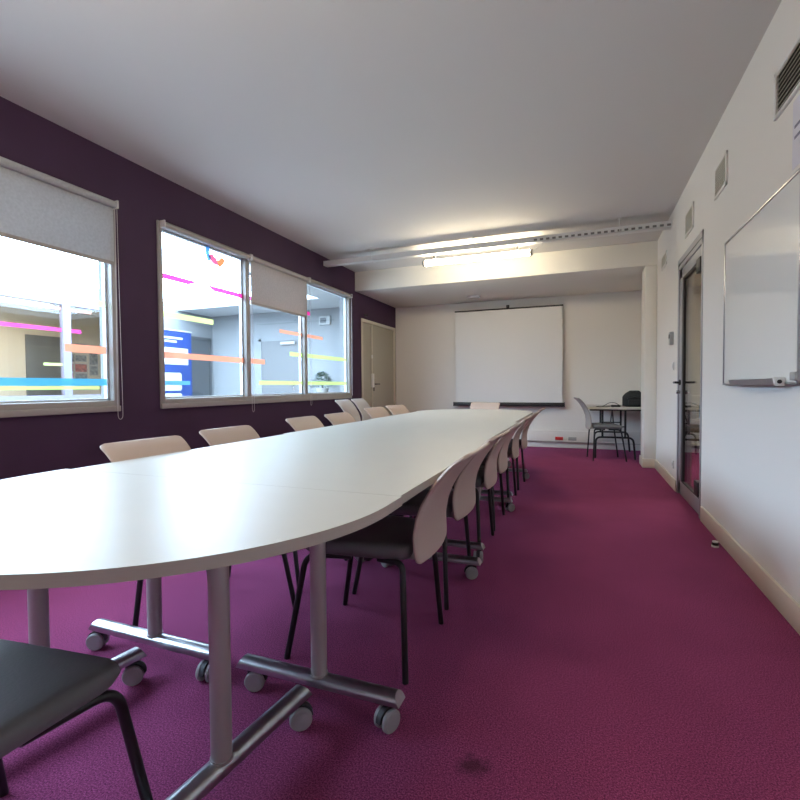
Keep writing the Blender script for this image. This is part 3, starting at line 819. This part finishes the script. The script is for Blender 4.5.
chair(-1.112, .497, 6, 'grey seat of the chair at the near end, bottom left corner', None)
GW = 'pale grey chairs against the window wall'
chair(-2.60, 5.68, -88, 'left of two pale grey chairs against the wall below the far window', GW, 'shell_grey', 1.085)
chair(-2.62, 6.18, -88, 'right of two pale grey chairs against the wall, nearer the khaki door', GW, 'shell_grey', 1.085)
chair(.285, 7.16, -79, 'taupe grey chair seen from the side at the white desk', None, 'shell_taupe', 1.085, .88)

# ------------------------------------------------------------------ white desk in the far corner with its bag
dk = empty('folding_desk', (.43, 7.62, 0), 'white topped folding desk with black legs in the far right corner', 'desk')
MB().box(-.395, .40, -.50, .56, .694, .722, bev=.004).build('desktop', M['laminate'], dk)
for yy, nm in ((-.40, 'near'), (.44, 'far')):
    q = MB()
    for sx in (-.17, .12): q.tube([(sx, yy, .695), (sx, yy, .30)], .014, 10)
    q.tube(fillet([(-.262, yy, 0), (-.255, yy, .30), (.22, yy, .30), (.248, yy, 0)], .07, 7), .014, 10)
    q.tube([(-.17, yy, .45), (.12, yy, .45)], .009, 8)
    q.build('leg_frame', M['black_steel'], dk)
q = MB(); q.tube([(-.025, -.40, .45), (-.025, 0.02, .665)], .009, 8); q.tube([(-.025, .44, .45), (-.025, 0.02, .665)], .009, 8)
q.build('folding_brace', M['black_steel'], dk)
q = MB(); q.box(-.34, .34, -.42, -.38, .672, .695); q.box(-.34, .34, .42, .46, .672, .695); q.build('top_rail', M['black_steel'], dk)
bg = empty('carry_bag', (.675, 7.45, .722), 'black nylon carry bag lying on the white desk', 'bag')
rings = []
for k in range(15):
    u = -1 + 2 * k / 14; sc_ = (1 - abs(u) ** 3.6 * .6)
    x = u * .145; ring = []
    for j in range(20):
        a = 2 * PI * j / 20; cy, cz = math.cos(a), math.sin(a)
        ex = lambda v: math.copysign(abs(v) ** .72, v)
        ring.append((x, .11 * sc_ * ex(cy), .108 + (.100 + .02 * math.cos(u * 1.6)) * (sc_ if cz > 0 else 1) * ex(cz) * (.98)))
    rings.append([(p[0], p[1], max(0, p[2])) for p in ring])
MB().loft(rings).build('body', M['bag'], bg, smooth=60)
MB().tube(fillet([(-.08, -.03, .20), (-.06, -.05, .222), (.06, -.05, .222), (.08, -.03, .20)], .04), .008, 8).build('carry_handle', M['bag'], bg)
MB().tube([(-.10, -.105, .12), (0, -.122, .145), (.10, -.105, .12)], .005, 6).build('zip', M['black_plastic'], bg)
MB().box(-.08, .08, -.125, -.10, .02, .10, bev=.01).build('pocket', M['bag'], bg)
ad = empty('power_adapter', (.445, 7.32, .722), 'flat black power adapter on the desk beside the bag', 'adapter')
MB().box(-.07, .05, -.035, .035, 0, .028, bev=.006).build('brick', M['black_plastic'], ad)
pts = [(-.07, 0, .014), (-.11, .02, .006), (-.19, .05, .005), (-.27, .02, .005), (-.25, -.05, .005), (-.17, -.06, .012), (-.10, .0, .06), (-.02, .08, .06), (.06, .12, .01)]
MB().tube(fillet(pts, .05, 5), .0045, 8).build('cable', M['black_plastic'], ad)

# ------------------------------------------------------------------ the hall seen through the windows
HX = -7.9; HZ = 2.65; HE = 8.6
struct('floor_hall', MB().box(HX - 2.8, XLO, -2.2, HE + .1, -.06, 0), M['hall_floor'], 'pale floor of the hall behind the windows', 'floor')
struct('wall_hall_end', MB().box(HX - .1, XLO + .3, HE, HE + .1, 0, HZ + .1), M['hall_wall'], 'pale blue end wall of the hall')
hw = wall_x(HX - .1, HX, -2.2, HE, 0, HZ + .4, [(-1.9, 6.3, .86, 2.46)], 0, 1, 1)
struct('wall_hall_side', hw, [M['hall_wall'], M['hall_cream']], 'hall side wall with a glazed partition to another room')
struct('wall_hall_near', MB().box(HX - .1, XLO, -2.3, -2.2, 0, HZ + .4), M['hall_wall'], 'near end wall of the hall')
cm = MB(); cm.box(-3.62, XLO, -2.2, HE, HZ, HZ + .08); cm.box(-4.5, -3.62, 5.5, HE, HZ, HZ + .08); cm.box(HX, -4.5, 7.6, HE, HZ, HZ + .08)
struct('ceiling_hall', cm, M['hall_ceiling'], 'white hall ceiling round the skylight', 'ceiling')
sk = MB().box(HX, -4.5, -2.2, 7.6, HZ + .12, HZ + .14); sk.box(-4.5, -3.62, -2.2, 5.5, HZ + .12, HZ + .14)
struct('window_3', sk, M['skylight'], 'bright hall skylight glazing', 'skylight')
lp = MB(); lp.box(-3.62, -3.58, -2.2, 5.5, HZ + .08, HZ + .14); lp.box(-4.5, -4.46, 5.5, 7.6, HZ + .08, HZ + .14); lp.box(-4.5, -3.62, 5.5, 5.54, HZ + .08, HZ + .14); lp.box(HX, -4.5, 7.6, 7.64, HZ + .08, HZ + .14)
struct('trim_3', lp, M['hall_wall'], 'white upstand round the skylight', 'trim')
# glazed partition
mb = MB(); xa, xb = HX - .06, HX + .02
mb.box(xa, xb, -1.9, 6.3, 2.40, 2.46); mb.box(xa, xb, -1.9, 6.3, .86, .93); mb.box(xa, xb, 6.24, 6.3, .86, 2.46)
pt = mb.build('window_4', M['hall_frame']); tag(pt, 'glazed partition with lavender frame across the hall', 'window', kind='structure')
for y in (3.6, 5.24): MB().box(xa, xb, y, y + .13, .93, 2.40).build('mullion', M['hall_frame'], pt)
MB().box(HX - .022, HX - .018, -1.85, 6.24, .93, 2.40).build('pane', M['glass'], pt, smooth=0)
for (y0, y1, z0, z1, f_) in ((3.73, 5.56, 1.96, 2.02, 'magenta'), (4.86, 5.75, 2.31, 2.36, 'salmon'), (4.95, 5.24, 1.405, 1.45, 'lime')):
    stripe(pt, y0, y1, z0, z1, f_, HX - .017)
# room beyond the partition
bx = -10.6
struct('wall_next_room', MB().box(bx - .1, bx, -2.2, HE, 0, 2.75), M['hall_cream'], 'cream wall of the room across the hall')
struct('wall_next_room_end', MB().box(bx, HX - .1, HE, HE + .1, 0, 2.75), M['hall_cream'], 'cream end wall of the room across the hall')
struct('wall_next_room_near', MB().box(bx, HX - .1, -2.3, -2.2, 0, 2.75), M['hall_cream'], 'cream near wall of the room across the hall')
struct('ceiling_next_room', MB().box(bx - .1, HX - .1, -2.2, HE + .1, 2.72, 2.82), M['hall_cream'], 'ceiling of the room across the hall', 'ceiling')
nl = empty('tube_light', (bx + .9, 5.5, 2.66), 'lit tube light on the ceiling of the room across the hall', 'lamp')
MB().box(-.05, .05, -.75, .75, -.05, .0, bev=.008).build('diffuser', M['tube_hall'], nl)
MB().box(-.03, .03, -.7, .7, .0, .06).build('base', M['white_plastic'], nl)
for s_ in (-1, 1): MB().box(-.055, .055, s_ * .765 - .015, s_ * .765 + .015, -.055, .01, bev=.004).build('end_cap', M['lamp_end'], nl)
d3 = MB().box(bx, bx + .03, 6.28, 7.02, 0, 2.15, bev=.004).build('door_5', M['hall_door']); tag(d3, 'slate grey door in the room across the hall', 'door', kind='structure')
# photographs pinned on its wall
ph = [(7.15, 1.98, .22, .10, 'photo_b'), (7.42, 1.98, .22, .12, 'photo_b'), (7.16, 1.72, .22, .16, 'photo_b'), (7.42, 1.72, .24, .12, 'photo_b'),
      (7.14, 1.50, .20, .16, 'photo_a'), (7.42, 1.50, .26, .17, 'photo_a'), (7.14, 1.29, .20, .17, 'photo_a'), (7.42, 1.29, .26, .17, 'photo_b'),
      (7.72, 1.72, .18, .26, 'photo_b'), (7.72, 1.45, .18, .2, 'photo_b'), (7.42, 1.08, .3, .12, 'photo_b')]
for k, (y, z, w_, h_, m_) in enumerate(ph):
    pos = ['top left', 'top middle', 'second row left', 'second row middle', 'third row left', 'third row middle', 'fourth row left', 'fourth row middle', 'right upper', 'right lower', 'bottom middle'][k]
    o = empty('wall_photo', (bx, y, z), 'photo print on the wall across the hall, %s of the cluster' % pos, 'photo', 'photo prints on the wall across the hall')
    MB().box(0, .006, -w_ / 2 - .02, w_ / 2 + .02, -h_ / 2 - .02, h_ / 2 + .02).build('mount', M['poster_white'], o, smooth=0)
    MB().box(.006, .009, -w_ / 2, w_ / 2, -h_ / 2, h_ / 2).build('print', M[m_], o, smooth=0)
# banner
bn = empty('banner_stand', (-7.62, 7.25, 0), 'blue roll-up banner with white panels in the hall behind the window', 'banner')
MB().box(-.006, 0, -.43, .43, .08, 2.18).build('sheet', M['poster_blue'], bn, smooth=0)
MB().box(-.06, .06, -.45, .45, 0, .08, bev=.015).build('base', M['grey_plastic'], bn)
MB().box(-.012, .012, -.44, .44, 2.17, 2.20, bev=.004).build('top_rail', M['grey_plastic'], bn)
def rr_panel(y0, y1, z0, z1, r=.05):
    o = rrect(y1 - y0, y1 - y0, z0, z1, r, r); c_ = (y0 + y1) / 2
    return [(0.0005, c_ + a_, b_) for a_, b_ in o]
MB().extr(rr_panel(-.38, .34, 1.50, 1.84, .02), (.002, 0, 0)).build('upper_panel', M['poster_white'], bn, smooth=0)
MB().extr(rr_panel(-.38, .16, .98, 1.34), (.002, 0, 0)).build('lower_panel', M['poster_white'], bn, smooth=0)
MB().extr(rr_panel(-.38, .16, .70, .93), (.002, 0, 0)).build('lower_panel', M['poster_white'], bn, smooth=0)
MB().box(.0005, .002, -.40, .43, .10, .66).build('cyan_band', M['poster_cyan'], bn, smooth=0)
q = MB()
for z, a_, b_ in ((2.03, -.30, .20), (1.96, -.25, .05)):
    q.box(.0005, .002, a_, b_, z - .02, z + .025)
q.build('heading_bar', M['poster_white'], bn, smooth=0)
MB().box(.0025, .004, -.36, -.02, 1.62, 1.74).build('picture_block', M['poster_blue'], bn, smooth=0)
# hall doors
def hall_door(name, axis, pos, a, b, z1, m_leaf, m_frame, label, hand):
    mb = MB(); t = .03
    def B(u0, u1, z0, z1_, d0, d1, mm=None):
        if axis == 'x': return (pos + d0, pos + d1, u0, u1, z0, z1_)
        return (u0, u1, pos - d1, pos - d0, z0, z1_)
    mb.box(*B(a - .06, a, 0, z1 + .06, 0, t)); mb.box(*B(b, b + .06, 0, z1 + .06, 0, t)); mb.box(*B(a - .06, b + .06, z1, z1 + .06, 0, t))
    r = mb.build(name, m_frame); tag(r, label, 'door', kind='structure')
    lf = MB().box(*B(a, b, .005, z1, .002, .018)).build('door_leaf', m_leaf, r)
    q = MB().box(*B(hand - .02, hand + .02, .96, 1.20, .018, .026)); q.box(*B(hand - .11, hand + .01, 1.06, 1.08, .05, .062)); q.box(*B(hand - .01, hand + .01, 1.06, 1.08, .026, .06))
    q.build('lever_handle', M['chrome'], r)
    return r
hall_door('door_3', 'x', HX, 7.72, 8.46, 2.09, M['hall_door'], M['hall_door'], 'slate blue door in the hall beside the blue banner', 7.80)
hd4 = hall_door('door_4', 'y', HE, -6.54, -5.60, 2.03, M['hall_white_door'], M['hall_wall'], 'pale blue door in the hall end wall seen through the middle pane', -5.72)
MB().box(-6.02, -5.66, HE - .075, HE - .018, 1.94, 2.0, bev=.006).build('door_closer', M['poster_white'], hd4)
el = empty('emergency_light', (-4.95, HE, 2.40), 'grey emergency light box on the hall end wall', 'emergency light')
MB().box(-.13, .13, -.06, 0, -.09, .09, bev=.01).build('housing', M['grey_plastic'], el)
MB().box(-.09, .05, -.065, -.058, -.05, .05, bev=.002).build('lens', M['hall_door'], el)
# plant on a plinth
pl = empty('plinth', (-4.72, 8.05, 0), 'white plinth in the hall under the potted plant', 'plinth')
MB().box(-.22, .22, -.22, .22, .06, .86, bev=.008).build('body', M['poster_white'], pl)
MB().box(-.20, .20, -.20, .20, 0, .06).build('foot', M['grey_plastic'], pl)
pn = empty('potted_plant', (-4.72, 8.05, .86), 'bushy dark green potted plant in the hall behind the last pane', 'plant')
prof = [(.075, 0), (.09, .02), (.12, .13), (.125, .15), (.11, .15)]
MB().loft([[(r_ * math.cos(2 * PI * k / 20), r_ * math.sin(2 * PI * k / 20), z) for k in range(20)] for r_, z in prof]).build('pot', M['poster_white'], pn)
MB().tube([(0, 0, .13), (0.01, 0, .28)], .012, 8).build('stem', M['vent_dark'], pn)
lf = MB()
for k in range(420):
    a = random.uniform(0, 2 * PI); zz = random.random(); rad = (.27 * (1 - zz) ** .8 + .02) * random.uniform(.45, 1)
    c = Vector((rad * math.cos(a), rad * math.sin(a), .16 + zz * .30)); d_ = Vector((math.cos(a), math.sin(a), random.uniform(-.5, .7))).normalized()
    sd = d_.cross(Vector((0, 0, 1))).normalized() * .016; l_ = .065
    up = Vector((0, 0, .006))
    p = [c, c + d_ * l_ * .5 + sd, c + d_ * l_, c + d_ * l_ * .5 - sd]
    lf.extr([p[0], p[1], p[2], p[3]], up * .3)
o = lf.build('foliage', M['leaf'], pn, smooth=0); o['kind'] = 'stuff'

# ------------------------------------------------------------------ corridor behind the glass door
CX0, CX1 = XR + .12, 2.75
struct('floor_corridor', MB().box(CX0, CX1, 2.6, 9.6, -.06, 0), M['carpet'], 'magenta carpet of the corridor behind the glass door', 'floor')
mb = MB(); mb.box(CX1, CX1 + .1, 2.6, 9.6, 0, 2.6); mb.box(CX0, CX1, 9.6, 9.7, 0, 2.6); mb.box(CX0, CX1, 2.5, 2.6, 0, 2.6); mb.box(XR, CX0, YK, 9.6, 0, 2.6)
struct('wall_corridor', mb, M['hall_cream'], 'cream corridor walls behind the glass door')
struct('ceiling_corridor', MB().box(CX0 + .002, CX1 + .1, 2.5, 9.7, 2.6, 2.7), M['hall_cream'], 'corridor ceiling behind the glass door', 'ceiling')
cs = empty('shelf_unit', (1.75, 8.9, 0), 'wooden shelf unit in the corridor behind the glass door', 'shelf')
mb = MB(); mb.box(-.45, -.43, -.2, .2, 0, .85); mb.box(.43, .45, -.2, .2, 0, .85); mb.build('side_panel', M['cream_trim'], cs)
for z in (.06, .45, .83): MB().box(-.45, .45, -.2, .2, z, z + .025).build('shelf_board', M['cream_trim'], cs)
for k, (mm, cn) in enumerate((('hall_door', 'dark slate'), ('grey_plastic', 'grey'), ('poster_cyan', 'cyan blue'))):
    tag(MB().box(1.46 + k * .16, 1.54 + k * .16, 8.78, 9.02, .475, .715 + .02 * (k % 2), bev=.004).build('ring_binder', M[mm]),
        cn + ' ring binder on the corridor shelf behind the glass door', 'binder', 'binders on the corridor shelf')

# ------------------------------------------------------------------ the room's second tube outside the frame, and added fill lights
def area(name, loc, rot, sx, sy, power, col):
    l = bpy.data.lights.new(name, 'AREA'); l.shape = 'RECTANGLE'; l.size = sx; l.size_y = sy; l.energy = power; l.color = col
    o = bpy.data.objects.new(name, l); C.objects.link(o); o.location = loc; o.rotation_euler = rot; return o
for k in range(3):   # the second tube fitting of the room, on the ceiling above the frame
    l = bpy.data.lights.new('tube_fitting', 'POINT'); l.energy = 14; l.color = (1, .86, .66); l.shadow_soft_size = .06
    o = bpy.data.objects.new('tube_fitting', l); C.objects.link(o); o.location = (-1.75 + .52 * k, .75, 2.56)
area('next_room_fill', (-9.3, 4.0, 2.70), (0, 0, 0), .4, 4.0, 160, (1, .93, .80))  # added fill that brightens the room across the hall, besides its tube
area('corridor_fill', (1.85, 6.2, 2.55), (0, 0, 0), .3, 3.0, 75, (1, .92, .8))  # added fill, no fitting known, brightens the corridor behind the glass

w_ = bpy.data.worlds.new('dim_surround'); S.world = w_; w_.use_nodes = True
w_.node_tree.nodes['Background'].inputs[0].default_value = (.75, .85, 1, 1); w_.node_tree.nodes['Background'].inputs[1].default_value = .3

for t in [o for o in C.objects if o.type == 'EMPTY' and o.get('category') == 'table']:
    xs_ = [c for ch in t.children if ch.name.startswith('tabletop') for c in ch.data.vertices]
    cx = sum(v.co.x for v in xs_) / len(xs_); cy = sum(v.co.y for v in xs_) / len(xs_)
    t.location = (cx, cy, 0)
    for ch in t.children: ch.location = (-cx, -cy, 0)

# ------------------------------------------------------------------ camera
cam = bpy.data.cameras.new('camera'); co = bpy.data.objects.new('camera', cam); C.objects.link(co)
cam.sensor_width = 36; cam.sensor_fit = 'HORIZONTAL'; cam.lens = 36 * 473.73 / 800; cam.clip_start = .02
yaw, pit, rol = R(21.1037), R(-1.6226), R(-.4077)
fwd = Vector((-math.sin(yaw) * math.cos(pit), math.cos(yaw) * math.cos(pit), math.sin(pit)))
rgt = Vector((math.cos(yaw), math.sin(yaw), 0)); up = rgt.cross(fwd)
r2 = math.cos(rol) * rgt + math.sin(rol) * up; u2 = -math.sin(rol) * rgt + math.cos(rol) * up
co.matrix_world = Matrix(((r2.x, u2.x, -fwd.x, 0), (r2.y, u2.y, -fwd.y, 0), (r2.z, u2.z, -fwd.z, 1.03), (0, 0, 0, 1)))
S.camera = co

S.view_settings.view_transform = 'Standard'; S.view_settings.look = 'None'; S.view_settings.exposure = 0.06; S.view_settings.gamma = 1.0
S.view_settings.use_curve_mapping = False
S.cycles.use_denoising = True
S.cycles.max_bounces = 10; S.cycles.diffuse_bounces = 6; S.cycles.transparent_max_bounces = 16; S.cycles.transmission_bounces = 6
S.cycles.sample_clamp_indirect = 6; S.cycles.caustics_reflective = False; S.cycles.caustics_refractive = False
